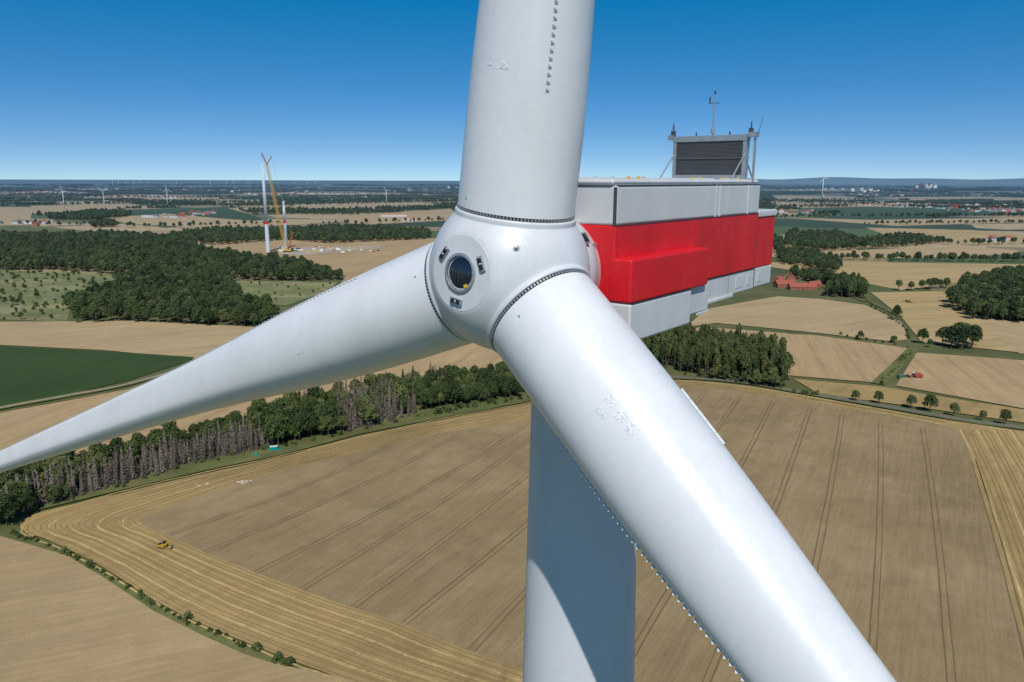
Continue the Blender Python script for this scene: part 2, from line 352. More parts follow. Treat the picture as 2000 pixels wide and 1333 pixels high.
def spruce(h,rw,k,leaf,size=.5):
    mb=MB(); mb.tube((0,0,0),(0,0,h),.2,.03,5,1)
    z=h*(1-rng.uniform(0,.92,k)**.75); r=(1-z/h)*rw*rng.uniform(.3,1.05,k)+.1; a=rng.uniform(0,6.28,k)
    c=np.c_[np.cos(a)*r,np.sin(a)*r,z-r*.25]; d_=np.c_[np.cos(a),np.sin(a),np.full(k,.6)]
    cards(mb,c,d_,size,0,.5); return mesh_only(mb,'tree',[leaf,BARKG])
V_={}
def reg(key,me):
    o=bpy.data.objects.new('v%02d_%s'%(len(V_),key),me); src.objects.link(o); V_[key]=len(V_); return me
reg('d1',decid(16,6.2,9,1500,.58,LEAF)); reg('d2',decid(14,5.2,8,1300,.54,LEAF2)); reg('d3',decid(18,5.6,10,1500,.58,LEAF,.25,1.2))
reg('s1',spruce(14,2.0,420,DEAD,.30)); reg('s2',spruce(12,1.6,260,DEAD,.26)); reg('s3',spruce(15,2.4,700,PINE,.4))
reg('p1',decid(22,2.8,9,1000,.5,LEAF2,.35,2.0))
reg('b1',decid(3,1.7,5,260,.3,LEAF2,.05)); reg('b2',decid(2.2,1.3,4,200,.26,LEAF,.05))
mb=MB()
for i in range(16):
    p_,d_=lobe(70,(random.uniform(-16,16),random.uniform(-16,16),random.uniform(7,11)),(6,6,5)); cards(mb,p_,d_,1.3,0,.45)
reg('c1',mesh_only(mb,'tree_clump',[LEAF]))
meshes=[o.data for o in src.objects]
def scatter(name,pts,coll=src):
    """pts rows x,y,z,scale,zscale,rot,idx"""
    me=bpy.data.meshes.new(name); me.from_pydata([tuple(p_[:3]) for p_ in pts],[],[])
    a=me.attributes.new('scl','FLOAT_VECTOR','POINT'); a.data.foreach_set('vector',np.array([[p_[3],p_[3],p_[3]*p_[4]] for p_ in pts],dtype=np.float32).ravel())
    a=me.attributes.new('rot','FLOAT_VECTOR','POINT'); a.data.foreach_set('vector',np.array([[0,0,p_[5]] for p_ in pts],dtype=np.float32).ravel())
    a=me.attributes.new('idx','INT','POINT'); a.data.foreach_set('value',np.array([int(p_[6]) for p_ in pts],dtype=np.int32))
    o=bpy.data.objects.new(name,me); scene.collection.objects.link(o)
    g=bpy.data.node_groups.new(name,'GeometryNodeTree')
    g.interface.new_socket('Geometry',in_out='INPUT',socket_type='NodeSocketGeometry'); g.interface.new_socket('Geometry',in_out='OUTPUT',socket_type='NodeSocketGeometry')
    gi=g.nodes.new('NodeGroupInput'); go=g.nodes.new('NodeGroupOutput'); ip=g.nodes.new('GeometryNodeInstanceOnPoints'); ci=g.nodes.new('GeometryNodeCollectionInfo')
    ci.inputs[0].default_value=coll; ci.inputs[1].default_value=True; ci.inputs[2].default_value=True
    def at(n,ty):
        x=g.nodes.new('GeometryNodeInputNamedAttribute'); x.data_type=ty; x.inputs[0].default_value=n; return x.outputs[0]
    mp_=g.nodes.new('GeometryNodeMeshToPoints'); g.links.new(gi.outputs[0],mp_.inputs[0]); g.links.new(mp_.outputs[0],ip.inputs['Points'])
    g.links.new(ci.outputs[0],ip.inputs['Instance']); ip.inputs['Pick Instance'].default_value=True
    g.links.new(at('idx','INT'),ip.inputs['Instance Index']); g.links.new(at('rot','FLOAT_VECTOR'),ip.inputs['Rotation']); g.links.new(at('scl','FLOAT_VECTOR'),ip.inputs['Scale'])
    g.links.new(ip.outputs[0],go.inputs[0]); md=o.modifiers.new('scatter','NODES'); md.node_group=g; return o
def inside(poly_,x,y):
    c=np.zeros(len(x),bool); n=len(poly_)
    for i in range(n):
        x1,y1=poly_[i]; x2,y2=poly_[(i+1)%n]
        k=((y1>y)!=(y2>y))&(x<(x2-x1)*(y-y1)/((y2-y1)if y2!=y1 else 1e-9)+x1); c^=k
    return c
def fill(poly_,sp_,kinds,smin=.75,smax=1.2,jit=.45,keep=1.):
    A=np.array(poly_); xs=np.arange(A[:,0].min(),A[:,0].max()+sp_,sp_); ys=np.arange(A[:,1].min(),A[:,1].max()+sp_,sp_)
    X,Y=np.meshgrid(xs,ys); X=X.ravel()+rng.uniform(-jit,jit,X.size)*sp_; Y=Y.ravel()+rng.uniform(-jit,jit,Y.size)*sp_
    k=inside(poly_,X,Y)&(rng.uniform(0,1,X.size)<keep); X,Y=X[k],Y[k]
    ks=list(kinds.items()); nm=[V_[a] for a,_ in ks]; pr=np.array([b for _,b in ks],float); pr/=pr.sum()
    return [(x,y,0,rng.uniform(smin,smax),rng.uniform(.85,1.15),rng.uniform(0,6.28),rng.choice(nm,p=pr)) for x,y in zip(X,Y)]
DEC={'d1':3,'d2':4,'d3':3}
pts=[]
pts+=fill(P('-120,1045 0,1030 70,1000 150,975 150,940 -120,960'),5.5,{'d1':2,'d2':3,'d3':1,'s1':1},.5,.85)
pts+=fill(P('20,1012 200,963 400,903 530,878 530,858 400,880 200,935 20,985'),2.9,{'s1':6,'s2':5,'b1':2},.6,1.15)
pts+=fill(P('-60,975 20,985 200,935 400,880 530,858 520,828 300,878 150,918 -60,945'),5.0,{'d1':2,'d2':5,'d3':2,'s1':6,'s3':1},.5,.9)
pts+=fill(P('530,878 560,872 660,850 660,800 500,830 520,858'),5.0,{'d1':3,'d3':3,'d2':2},.6,.95)
pts+=fill(P('660,850 700,842 810,815 820,770 700,790 660,800'),3.4,{'s1':5,'s2':3,'d2':1.3},.7,1.1)
pts+=fill(P('560,820 700,790 860,760 900,748 880,742 700,775 560,805'),4.3,{'s1':5,'s3':2,'d2':1.5},.7,1.05)
pts+=fill(P('810,815 850,803 1040,774 1150,757 1150,720 1040,735 850,762 820,772'),5.6,{'d1':3,'d3':3,'d2':3},.55,.9)
pts+=fill(P('850,812 1040,780 1040,774 850,805'),5,{'b1':1,'b2':1},.8,1.6)
pts+=fill(P('0,1034 60,1004 200,967 400,907 560,876 700,846 850,810 850,806 700,842 560,871 400,902 200,962 50,999 0,1028'),4,{'b1':1,'b2':2},.4,1.1,keep=.6)
scatter('tree_belt',pts)
pts=fill(P('-300,472 0,467 120,464 250,464 330,472 420,500 500,510 600,525 670,548 600,550 460,548 440,560 480,600 555,612 500,640 400,640 300,630 140,632 130,600 250,560 270,540 100,528 -300,528'),9.5,DEC,.6,1.15)
pts+=fill(P('340,464 330,472 420,480 560,469 640,477 840,468 840,456 700,446 560,454 420,454'),11,DEC,.75,1.05)
pts+=fill(P('90,430 180,432 250,424 255,418 180,416 120,422'),13,DEC,.8,1.1)+fill(P('180,446 225,444 225,438 185,440'),11,DEC,.8,1.0)
scatter('forest',pts)
pts=fill(P('-100,530 130,532 270,540 150,570 130,630 -100,625'),16,{'b1':3,'b2':3,'d2':2},.8,1.8,keep=.75)
pts=[(a,b,c_,s*(.35 if i_ in(V_['d2'],) else 1),z_,r_,i_) for a,b,c_,s,z_,r_,i_ in pts]
pts+=fill(P('460,549 660,552 640,570 560,598 490,592'),22,{'b1':1,'b2':1},.8,1.4,keep=.4)
scatter('scrub_bushes',pts)
pts=fill(P('1255,690 1275,712 1320,727 1400,742 1530,760 1542,735 1500,700 1400,685 1290,668'),5.4,{'p1':6,'d3':1},.75,1.05)
pts+=fill(P('1320,730 1400,744 1530,763 1530,757 1400,738'),4,{'b1':1,'d2':1},.4,.9)
scatter('poplar_wood',pts)
pts=fill(P('1850,600 1900,625 2100,640 2300,640 2300,560 2000,545 1930,550 1880,565'),9,DEC,.9,1.3)
pts+=fill(P('1610,580 1690,585 1690,566 1640,556'),8,{'d1':2,'d3':2,'p1':1},.8,1.1)
pts+=fill(P('1530,484 1600,492 1760,484 1850,474 1760,466 1680,474 1640,460 1540,458'),12,DEC,.75,1.0)
pts+=fill(P('1520,500 1530,517 1640,537 1640,518 1560,495'),10,DEC,.7,1.1)
pts+=fill(P('1600,556 1640,560 1620,548 1545,538 1540,546'),9,DEC,.7,1.0)
pts+=fill(P('1500,470 1520,500 1530,520 1525,470'),11,DEC,.8,1.1)
def line(s_,step,kinds,smin,smax,wob=3):
    a=P(s_); a=np.array(a); s=np.r_[0,np.cumsum(np.linalg.norm(np.diff(a,axis=0),axis=1))]; out=[]
    q=0
    while q<s[-1]:
        x,y=np.interp(q,s,a[:,0]),np.interp(q,s,a[:,1]); k=random.choice(kinds)
        out.append((x+random.uniform(-wob,wob),y+random.uniform(-wob,wob),0,random.uniform(smin,smax),1,random.uniform(0,6),V_[k])); q+=step*random.uniform(.6,1.5)
    return out
DD=['d1','d2','d3']
pts+=line('1640,508 1800,510 2100,514',9,DD,.5,1.0,5)+line('1640,508 1800,510 2100,514',9,DD,.5,1.0,8)
pts+=line('1760,568 1800,566 1860,562',8,['d1','d2'],.6,.95,4)+line('1690,440 2100,436',14,['d1','d2'],.6,1.0,6)+line('1560,425 2100,424',14,DD,.7,1.1,10)
pts+=line('1750,474 1900,480 2100,474',12,['d1','d2'],.6,1.1,8)
for s_ in('0,405 250,399 520,402','60,440 330,446 560,438','440,406 880,395','560,414 870,407','640,440 880,432','100,386 500,388','420,377 860,379','-100,378 160,380','1500,393 1700,391','1490,407 1800,397','1700,386 2050,385','1500,377 1900,374','250,420 60,421'):
    pts+=line(s_,15,DD,.6,1.1,16)
pts+=line('1640,655 1775,681',11,['b1','b2'],.7,1.3,1.5)+line('1783,686 1716,752',9,['b1','b2'],.5,1.0,2)+line('1700,597 1765,640 1775,665',10,['b1','b2'],.6,1.1,1.5)
pts+=line('1550,768 1610,775',4,['b1'],.6,1.2,1)
scatter('woodland',pts)
hp=line('22,1047 75,1063 130,1084 190,1117 250,1152 300,1185 350,1211 440,1249 500,1276 560,1300',2.6,['b1','b2','b2'],.5,1.0,.7)
hp=[h_ for h_ in hp if random.random()<.8]+line('540,1296 570,1303',1.2,['b1','b2'],.7,1.0,.5)
scatter('hedge',hp)
def tree(x,y,key,s,zs=1,name='field_tree'):
    o=bpy.data.objects.new(name,meshes[V_[key]]); X,Y=plan(x,y); o.location=(X,Y,0); o.scale=(s,s,s*zs); o.rotation_euler=(0,0,random.uniform(0,6)); scene.collection.objects.link(o); return o
for x,y,s in((1670,785,.45),(1715,791,.62),(1778,799,.62),(1815,807,.7),(1862,815,.62),(1918,823,.45),(1962,832,.68)): tree(x,y,random.choice(['d1','d2']),s,1,'roadside_tree')
for x,y,k,s in((1858,680,'d1',1.15),(1878,684,'d3',1.1),(1897,682,'d1',1.2),(1872,674,'d1',1.2),(1900,676,'d3',1.0),(1840,676,'d1',1.0),(1885,670,'d2',1.2),(1750,626,'d3',.85),(1801,672,'d1',.8),(1815,679,'d2',.5),(1680,665,'d2',.6),(1745,670,'b1',2),(15,1030,'d1',.85)): tree(x,y,k,s)
pts=[]
for i in range(560):
    D=2800*math.exp(rng.uniform(0,1)**.8*math.log(7)); az=rng.uniform(-.68,.72); cx_,cy_=math.sin(az)*D,math.cos(az)*D
    sc_=D/2500; lx=rng.uniform(60,380)*sc_**.5; ly=rng.uniform(12,55)*sc_**.6; th_=rng.normal(.1,.25)
    if D<5200:
        k=int(min(110,lx*ly*3.1/170)); s=(.6,1.0); ids=[V_['d1'],V_['d2'],V_['d3']]
    else:
        k=int(min(50,lx*ly*3.1/900)+2); s=(.7,1.1); ids=[V_['c1']]
    a=rng.uniform(0,6.28,k); r=np.sqrt(rng.uniform(0,1,k)); X=np.cos(a)*r*lx; Y=np.sin(a)*r*ly
    gx=cx_+X*math.cos(th_)-Y*math.sin(th_); gy=cy_+X*math.sin(th_)+Y*math.cos(th_)
    ok=np.ones(k,bool)
    for fp in FIELDS: ok&=~inside(fp,gx,gy)
    for x,y in zip(gx[ok],gy[ok]): pts.append((x,y,0,rng.uniform(*s),1,rng.uniform(0,6.28),rng.choice(ids)))
scatter('distant_woods',pts)
# ------------------------------------------------------------ wind turbine (main)
WHITE=painted('white_gelcoat',(.76,.77,.775),.30,.07); WHITE2=painted('white_hub_paint',(.66,.675,.69),.38,.10); TOWERW=painted('tower_paint',(.66,.68,.70),.4,.06)
RED=painted('signal_red',(.68,.006,.013),.45,.2,dust=(.72,.05,.055)); GREYP=painted('nacelle_grey',(.60,.615,.62),.42,.10)
DARK=plain('dark_rubber',(.02,.02,.022),.5); STEEL=plain('galvanised_steel',(.42,.44,.45),.45,.6,.1,3); GLASS=plain('hatch_glass',(.012,.018,.03),.06,0,spec=.8)
YELM=plain('safety_yellow',(.75,.45,.02),.5); RAD=plain('radiator_fins',(.085,.085,.088),.6,.1,.15,3); LABEL=plain('label_white',(.80,.81,.82),.5); LABELG=plain('label_print',(.60,.62,.64),.6); GREENM=plain('green_sticker',(.02,.45,.15),.5); SERR=plain('serration_grey',(.26,.27,.28),.6)
A=math.radians(38.59); TI=math.radians(4.19); KA=math.radians(5.29); TH=math.radians(8.24)
C=V(-.0697,20.938,-2.543+H)
d=V(math.sin(A),math.cos(A),0); r_=V(math.cos(A),-math.sin(A),0); up=V(0,0,1)
n_ax=-d*math.cos(TI)+up*math.sin(TI); s_ax=d*math.sin(TI)+up*math.cos(TI)
TB=C+d*4.08; TBx,TBy=TB.x,TB.y
wt=empty('wind_turbine',(TBx,TBy,0))
def bdir(i):
    a=TH+i*2*math.pi/3; rad=s_ax*math.cos(a)+r_*math.sin(a); tan=-s_ax*math.sin(a)+r_*math.cos(a)
    b=(rad*math.cos(KA)+n_ax*math.sin(KA)).normalized(); nn=(n_ax-b*n_ax.dot(b)).normalized(); return b,tan,nn
PHI=math.radians(38)
tabL=[1.78,4,6,8,10,13,17,22,27,34,42,52,62,72,77]
tabc=[3.22,3.20,3.16,3.00,2.74,2.28,1.92,1.62,1.38,1.05,.76,.70,.6,.4,.1]
tabt=[3.22,3.18,3.06,2.84,2.52,1.98,1.58,1.28,1.04,.78,.54,.40,.27,.15,.04]
Ls=[1.78,1.9]+[2+.5*k for k in range(40)]+[22+1.5*k for k in range(36)]+[76.5,77]
def section(L,b,tan,nn):
    c=np.interp(L,tabL,tabc); th=np.interp(L,tabL,tabt); k=min(1,max(0,(L-4)/16)); tw=PHI-math.radians(20)*min(1,max(0,(L-8)/50))
    te=tan*math.cos(tw)+nn*math.sin(tw); ot=b.cross(te)
    return c,th,k,te,ot
def smooth_tab():
    global tabL,tabc,tabt
    LL=np.linspace(1.78,77,200); f=lambda T: np.convolve(np.pad(np.interp(LL,tabL,T),5,mode='reflect',reflect_type='odd'),np.ones(11)/11,'valid')
    c,t_=f(tabc),f(tabt); c[0]=t_[0]=3.22; tabL,tabc,tabt=LL,c,t_
smooth_tab()
for i in range(3):
    b,tan,nn=bdir(i); vs=[];NS=72
    for L in Ls:
        c,th,k,te,ot=section(L,b,tan,nn)
        for j in range(NS):
            a=2*math.pi*j/NS; ca,sa=math.cos(a),math.sin(a)
            yy=sa*(1-k*.55*max(0,ca)**1.2); xx=ca*(1+.12*k*max(0,ca)**3)
            vs.append(C+b*L+te*(xx*c/2)+ot*(yy*th/2))
    fs=[(m*NS+j,m*NS+(j+1)%NS,(m+1)*NS+(j+1)%NS,(m+1)*NS+j) for m in range(len(Ls)-1) for j in range(NS)]
    fs.append(tuple(range((len(Ls)-1)*NS,len(Ls)*NS)))
    o=newobj('rotor_blade',vs,fs,[WHITE],None,True,wt)
    bm=bmesh.new(); bm.from_mesh(o.data); bmesh.ops.recalc_face_normals(bm,faces=bm.faces); bm.to_mesh(o.data); bm.free()
    mb=MB(); L=4.9
    while L<70:
        c,th,k,te,ot=section(L,b,tan,nn); x0=c/2*(1+.12*k); e0=C+b*L+te*(x0-.012)
        w_=.085; g=min(1,max(0,(L-6.5)/3)); out_=te*(.03+.07*g)+ot*(.14*(1-g)) if i==0 else te*.095+b*.02
        mb.add([e0-b*w_+ot*.006,e0+b*w_+ot*.006,e0+out_,e0-b*w_-ot*.006,e0+b*w_-ot*.006],[(0,1,2),(3,2,4),(0,2,3),(1,4,2)],0)
        L+=.18
    mb.obj('trailing_edge_serrations',[SERR if i==0 else GREYP],parent=wt)
    mb=MB(); mb.tube(C+b*1.66,C+b*1.80,1.595,1.595,96,0)
    nb=110
    for j in range(nb):
        a=2*math.pi*j/nb; e_=(tan*math.cos(a)+nn*math.sin(a)); f_=b.cross(e_)
        c0=C+b*1.735+e_*1.61
        M=Matrix((( e_.x,f_.x,b.x,c0.x),(e_.y,f_.y,b.y,c0.y),(e_.z,f_.z,b.z,c0.z),(0,0,0,1)))
        mb.box((0,0,0),(.05,.045,.06),1,M)
    mb.obj('pitch_bearing_ring',[DARK,STEEL],parent=wt)
    mb=MB(); prof=[(1.30,1.60),(1.30,1.675),(1.62,1.685),(1.67,1.67),(1.69,1.64),(1.69,1.55)]
    vs=[];n=128
    for (L_,r0) in prof:
        for j in range(n):
            a=2*math.pi*j/n; vs.append(C+b*L_+(tan*math.cos(a)+nn*math.sin(a))*r0)
    mb.add(vs,[(m*n+j,m*n+(j+1)%n,(m+1)*n+(j+1)%n,(m+1)*n+j) for m in range(len(prof)-1) for j in range(n)],0)
    mb.obj('blade_collar',[WHITE2],True,wt,.012)
bm=bmesh.new(); bmesh.ops.create_icosphere(bm,subdivisions=6,radius=2.27)
for v in bm.verts: v.co+=C
for nrm,dist in((n_ax,2.03),(-n_ax,1.45)):
    g=bm.verts[:]+bm.edges[:]+bm.faces[:]
    res=bmesh.ops.bisect_plane(bm,geom=g,plane_co=C+nrm*dist,plane_no=nrm,clear_outer=True)
    ed=[e_ for e_ in res['geom_cut'] if isinstance(e_,bmesh.types.BMEdge)]
    bmesh.ops.edgeloop_fill(bm,edges=ed)
for i in range(3):
    b,tan,nn=bdir(i)
    M=b.to_track_quat('Z','Y').to_matrix().to_4x4(); M.translation=C+b*.95
    bmesh.ops.create_cone(bm,cap_ends=True,segments=96,radius1=1.70,radius2=1.66,depth=1.4,matrix=M)
me=bpy.data.meshes.new('hub_spinner'); bm.to_mesh(me); bm.free(); me.materials.append(WHITE2)
hub=bpy.data.objects.new('hub_spinner',me); scene.collection.objects.link(hub); setpar(hub,wt)
md=hub.modifiers.new('rm','REMESH'); md.mode='VOXEL'; md.voxel_size=.045; md.use_smooth_shade=True
md=hub.modifiers.new('sm','SMOOTH'); md.iterations=14; md.factor=.6
def frame(o,x,y,z): return Matrix(((x.x,y.x,z.x,o.x),(x.y,y.y,z.y,o.y),(x.z,y.z,z.z,o.z),(0,0,0,1)))
NM=frame(C+n_ax*2.0,-r_,s_ax,n_ax)
if NM.to_3x3().determinant()<0: NM=frame(C+n_ax*2.0,r_,s_ax,n_ax); SG=1
else: SG=-1
def lathe(name,prof,mats,M,n=96,mi=None,parent=wt):
    vs=[];fs=[];mm=[]
    for (rr,z) in prof:
        for j in range(n):
            a=2*math.pi*j/n; vs.append(M@V(rr*math.cos(a),rr*math.sin(a),z))
    for k in range(len(prof)-1):
        for j in range(n): fs.append((k*n+j,k*n+(j+1)%n,(k+1)*n+(j+1)%n,(k+1)*n+j)); mm.append(mi[k] if mi else 0)
    fs.append(tuple(range((len(prof)-1)*n,len(prof)*n))); mm.append(mi[-1] if mi else 0)
    o=newobj(name,vs,fs,mats,mm,True,parent)
    bm=bmesh.new(); bm.from_mesh(o.data); bmesh.ops.recalc_face_normals(bm,faces=bm.faces)
    for e_ in bm.edges:
        if len(e_.link_faces)==2 and e_.calc_face_angle(0)>.6: e_.smooth=False
    bm.to_mesh(o.data); bm.free(); return o
lathe('nose_plate',[(1.02,-.08),(1.02,.0),(.995,.03),(.5,.06),(.5,.06),(.44,.06)],[WHITE2],NM)
lathe('nose_hatch',[(.53,.03),(.53,.10),(.50,.12),(.455,.12),(.44,.09),(.435,.05),(.33,.09),(.16,.115),(.02,.12)],[STEEL,GLASS],NM,64,[0,0,0,0,1,1,1,1,1])
mb=MB()
for an in (142,22,-98):
    a=math.radians(an); e_=V(SG*math.cos(a),math.sin(a),0); f_=V(-e_.y,e_.x,0)
    M=NM@frame(e_*.76+V(0,0,.055),e_,f_,V(0,0,1))
    mb.box((0,0,.02),(.17,.42,.05),0,M); mb.box((0,.09,.06),(.11,.13,.04),1,M); mb.box((0,-.09,.06),(.11,.13,.04),1,M)
    mb.box((.0,0,.06),(.05,.03,.05),2,M); mb.box((0,.17,.05),(.03,.03,.02),2,M); mb.box((0,-.17,.05),(.03,.03,.02),2,M)
mb.obj('nose_grab_plates',[STEEL,DARK,LABEL],parent=wt,bevel=.02)
mb=MB()
for k in range(8):
    a=k*math.pi/4; M=NM; mb.tube(M@V(.48*math.cos(a),.48*math.sin(a),.115),M@V(.48*math.cos(a),.48*math.sin(a),.14),.018,.018,8,0)
mb.box((SG*.24,-.32,.115),(.12,.09,.01),1,NM,rz=.4)
for k in range(5): mb.box((-.2+.1*k,.02,.125),(.012,.5-.16*abs(k-2),.01),2,NM)
mb.obj('hatch_bolts',[STEEL,YELM,plain('hatch_bars',(.05,.06,.075),.4)],parent=wt)
zz=(n_ax*.70+r_*.63+s_ax*.33).normalized(); s0=C+zz*2.27; xx=zz.orthogonal().normalized()
lathe('lightning_receptor',[(.12,-.03),(.12,.0),(.06,.01),(.055,.07),(.03,.08)],[STEEL],frame(s0,xx,zz.cross(xx),zz),24)
BM_=frame(C-n_ax*1.2,r_,s_ax,n_ax)
if BM_.to_3x3().determinant()<0: BM_=frame(C-n_ax*1.2,-r_,s_ax,n_ax)
lathe('nacelle_front_ring',[(1.55,.2),(1.80,.05),(1.84,-.1),(1.84,-.45),(1.74,-.6),(1.6,-1.2),(1.3,-1.25)],[GREYP],BM_)
# nacelle
def Nn(a,w_,z): return C*1.0+d*a+r_*w_+V(0,0,z+H-C.z)
def nbox(mb,a0,a1,w0,w1,z0,z1,m=0,ch=None):
    vs=[Nn(a,w_,z) for z in(z0,z1) for w_ in(w0,w1) for a in(a0,a1)]
    mb.add(vs,[(0,2,3,1),(4,5,7,6),(0,1,5,4),(2,6,7,3),(0,4,6,2),(1,3,7,5)],m)
mb=MB(); nbox(mb,2.2,13.2,-2.1,2.1,-1.286,-.16); mb.obj('nacelle_upper_cover',[GREYP],parent=wt,bevel=.09,seg=3)
mb=MB(); nbox(mb,2.12,13.22,-2.02,2.02,-.16,.03); mb.obj('roof_lid',[GREYP],parent=wt,bevel=.12,seg=3)
mb=MB(); nbox(mb,2.2,13.2,-2.098,2.098,-3.48,-1.286); mb.obj('nacelle_red_cover',[RED],parent=wt,bevel=.06,seg=3)
mb=MB(); nbox(mb,2.19,7.44,1.9,2.68,-3.482,-2.21); nbox(mb,2.19,7.44,-2.68,-1.9,-3.482,-2.21)
mb.obj('red_side_bulge',[RED],parent=wt,bevel=.08,seg=3)
mb=MB(); nbox(mb,2.22,6.25,-2.66,2.66,-4.66,-3.49); mb.obj('keel_cover',[GREYP],parent=wt,bevel=.09,seg=3)
mb=MB(); nbox(mb,6.2,7.95,-2.5,2.5,-4.42,-3.5); nbox(mb,7.9,13.2,-2.09,2.09,-4.30,-3.49); mb.obj('lower_cover',[GREYP],parent=wt,bevel=.05,seg=2)
mb=MB(); nbox(mb,13.18,15.2,-2.07,2.07,-3.49,-1.45); mb.obj('tail_red_cover',[RED],parent=wt,bevel=.05)
mb=MB(); nbox(mb,13.18,15.2,-2.06,2.06,-4.28,-3.49); nbox(mb,13.18,15.25,-2.12,2.12,-1.45,-1.18); mb.obj('tail_grey_cover',[GREYP],parent=wt,bevel=.05)
mb=MB()
for a in(9.0,9.35): nbox(mb,a-.05,a+.05,2.09,2.125,-1.27,-.18,1)
nbox(mb,11.95,12.03,2.09,2.12,-1.27,-.18,1)
nbox(mb,7.98,8.0,2.09,2.104,-3.47,-1.29,0); nbox(mb,2.21,13.2,2.095,2.108,-1.30,-1.275,0)
nbox(mb,2.195,2.21,2.0,2.108,-1.28,-.2,0)
nbox(mb,2.3,13.1,2.03,2.104,-.175,-.15,0)
nbox(mb,2.3,6.2,2.6,2.664,-3.51,-3.485,0); nbox(mb,8.0,13.2,2.05,2.102,-3.51,-3.485,0); nbox(mb,10.6,10.615,2.05,2.094,-4.25,-3.52,0); nbox(mb,13.17,13.19,2.05,2.104,-4.25,-1.3,0)
mb.obj('panel_seams',[plain('seam_dark',(.06,.06,.065),.6),GREYP],parent=wt)
mb=MB()
for k in range(4):
    for j in range(2): nbox(mb,8.3+.22*k,8.36+.22*k,2.085,2.10,-3.95-.14*j,-3.90-.14*j,1)
nbox(mb,11.3,12.0,2.085,2.105,-4.1,-3.65,0); nbox(mb,12.4,12.8,2.085,2.105,-4.1,-3.7,0); nbox(mb,13.6,14.0,2.055,2.08,-4.1,-3.7,0)
nbox(mb,8.1,11.0,2.085,2.16,-4.36,-4.26,0); nbox(mb,7.0,7.9,2.5,2.55,-4.5,-4.42,0)
mb.obj('service_panels',[GREYP,plain('bolt_dark',(.3,.31,.32),.5)],parent=wt,bevel=.01)
mb=MB()
for k in range(14):
    a=2.6+k*.78; w_=1.7 if k%3 else 1.2; nbox(mb,a,a+.3,w_-.1,w_+.1,.03,.07,0)
for a in(3.3,3.9,7.6,8.3,10.2,11.6): nbox(mb,a,a+.09,1.75,1.82,.03,.10,2)
for k in range(5): nbox(mb,3.2+2*k,4.2+2*k,-1.2,.6,.03,.075,0)
for k in range(8):
    p0=Nn(2.6+k*1.2,-1.9,.02); mb.tube(p0,p0+V(0,0,.12),.02,.02,6,1)
nbox(mb,10.9,11.15,1.5,1.6,.03,.10,2); nbox(mb,5.2,5.4,1.1,1.25,.03,.09,2)
mb.obj('roof_fittings',[GREYP,STEEL,YELM],parent=wt)
mb=MB(); a0=12.45
nbox(mb,a0-.1,a0+.12,-1.18,1.62,.2,1.5,1)
for k in range(26):
    z=.22+k*.05; nbox(mb,a0-.115,a0-.10,-1.18,1.62,z,z+.018,3)
nbox(mb,a0-.15,a0-.09,-1.18,1.62,.83,.87,3)
nbox(mb,a0-.14,a0+.16,-1.32,-1.18,.0,1.7,0); nbox(mb,a0-.14,a0+.16,1.62,1.76,.0,1.7,0); nbox(mb,a0-.16,a0+.18,-1.34,1.78,1.5,1.72,0); nbox(mb,a0-.14,a0+.16,-1.18,1.62,.06,.2,0)
nbox(mb,a0-.2,a0+.2,-1.55,-1.35,1.6,1.78,0); nbox(mb,a0-.2,a0+.2,1.79,2.1,1.62,1.8,0); nbox(mb,a0,a0+.08,1.98,2.06,.0,1.6,0)
for w_ in(-1.28,1.72):
    mb.tube(Nn(a0,w_,1.1),Nn(a0-1.3,w_,.04),.03,.03,8,0); mb.tube(Nn(a0,w_,.8),Nn(a0+.8,w_,.04),.03,.03,8,0)
for w_ in(-1.4,1.85):
    mb.tube(Nn(a0,w_,1.75),Nn(a0,w_,1.95),.09,.09,12,2); mb.tube(Nn(a0,w_,1.95),Nn(a0,w_,2.2),.03,.02,8,2)
for w_ in(2.1,-1.6): mb.tube(Nn(a0+.1,w_,1.75),Nn(a0+.2,w_+.1,2.35),.012,.008,6,2)
mb.tube(Nn(a0,.3,1.7),Nn(a0,.3,3.3),.035,.022,8,0); mb.tube(Nn(a0,.3,1.8),Nn(a0,.3,2.0),.08,.08,10,0)
mb.tube(Nn(a0,.1,2.95),Nn(a0,.5,2.95),.012,.012,6,2); mb.tube(Nn(a0,.1,2.95),Nn(a0,.1,3.2),.03,.03,8,2); mb.tube(Nn(a0,.3,3.3),Nn(a0,.3,3.42),.05,.03,8,2)
for w_ in(-.4,1.0): mb.tube(Nn(a0,w_,1.72),Nn(a0,w_,1.86),.03,.03,8,2)
mb.obj('cooler_frame',[STEEL,RAD,plain('instrument_dark',(.05,.05,.05),.5),plain('fin_edge',(.10,.10,.105),.5)],parent=wt)
mb=MB(); nbox(mb,1.95,2.19,1.2,1.5,-2.2,-1.8,0); nbox(mb,1.9,2.0,1.22,1.48,-2.15,-1.85,1)
mb.tube(Nn(15.0,2.0,-1.2),Nn(15.4,2.6,-.7),.012,.01,6,0); mb.tube(Nn(2.2,-1.9,-.8),Nn(1.7,-1.9,-.8),.03,.03,8,0)
mb.obj('sensor_box',[STEEL,GLASS],parent=wt)
# dark service hatch on the back rim of the spinner, seen between hub and nacelle
e_=(r_*.86+s_ax*.5).normalized(); c0=C+d*1.25+e_*1.86; f_=d.cross(e_).normalized()
mb=MB(); M=frame(c0,e_,f_,d); mb.box((0,0,0),(.10,.34,.30),0,M); mb.box((.055,.0,.0),(.02,.26,.22),1,M); mb.obj('rim_sensor',[STEEL,GLASS],parent=wt,bevel=.01)
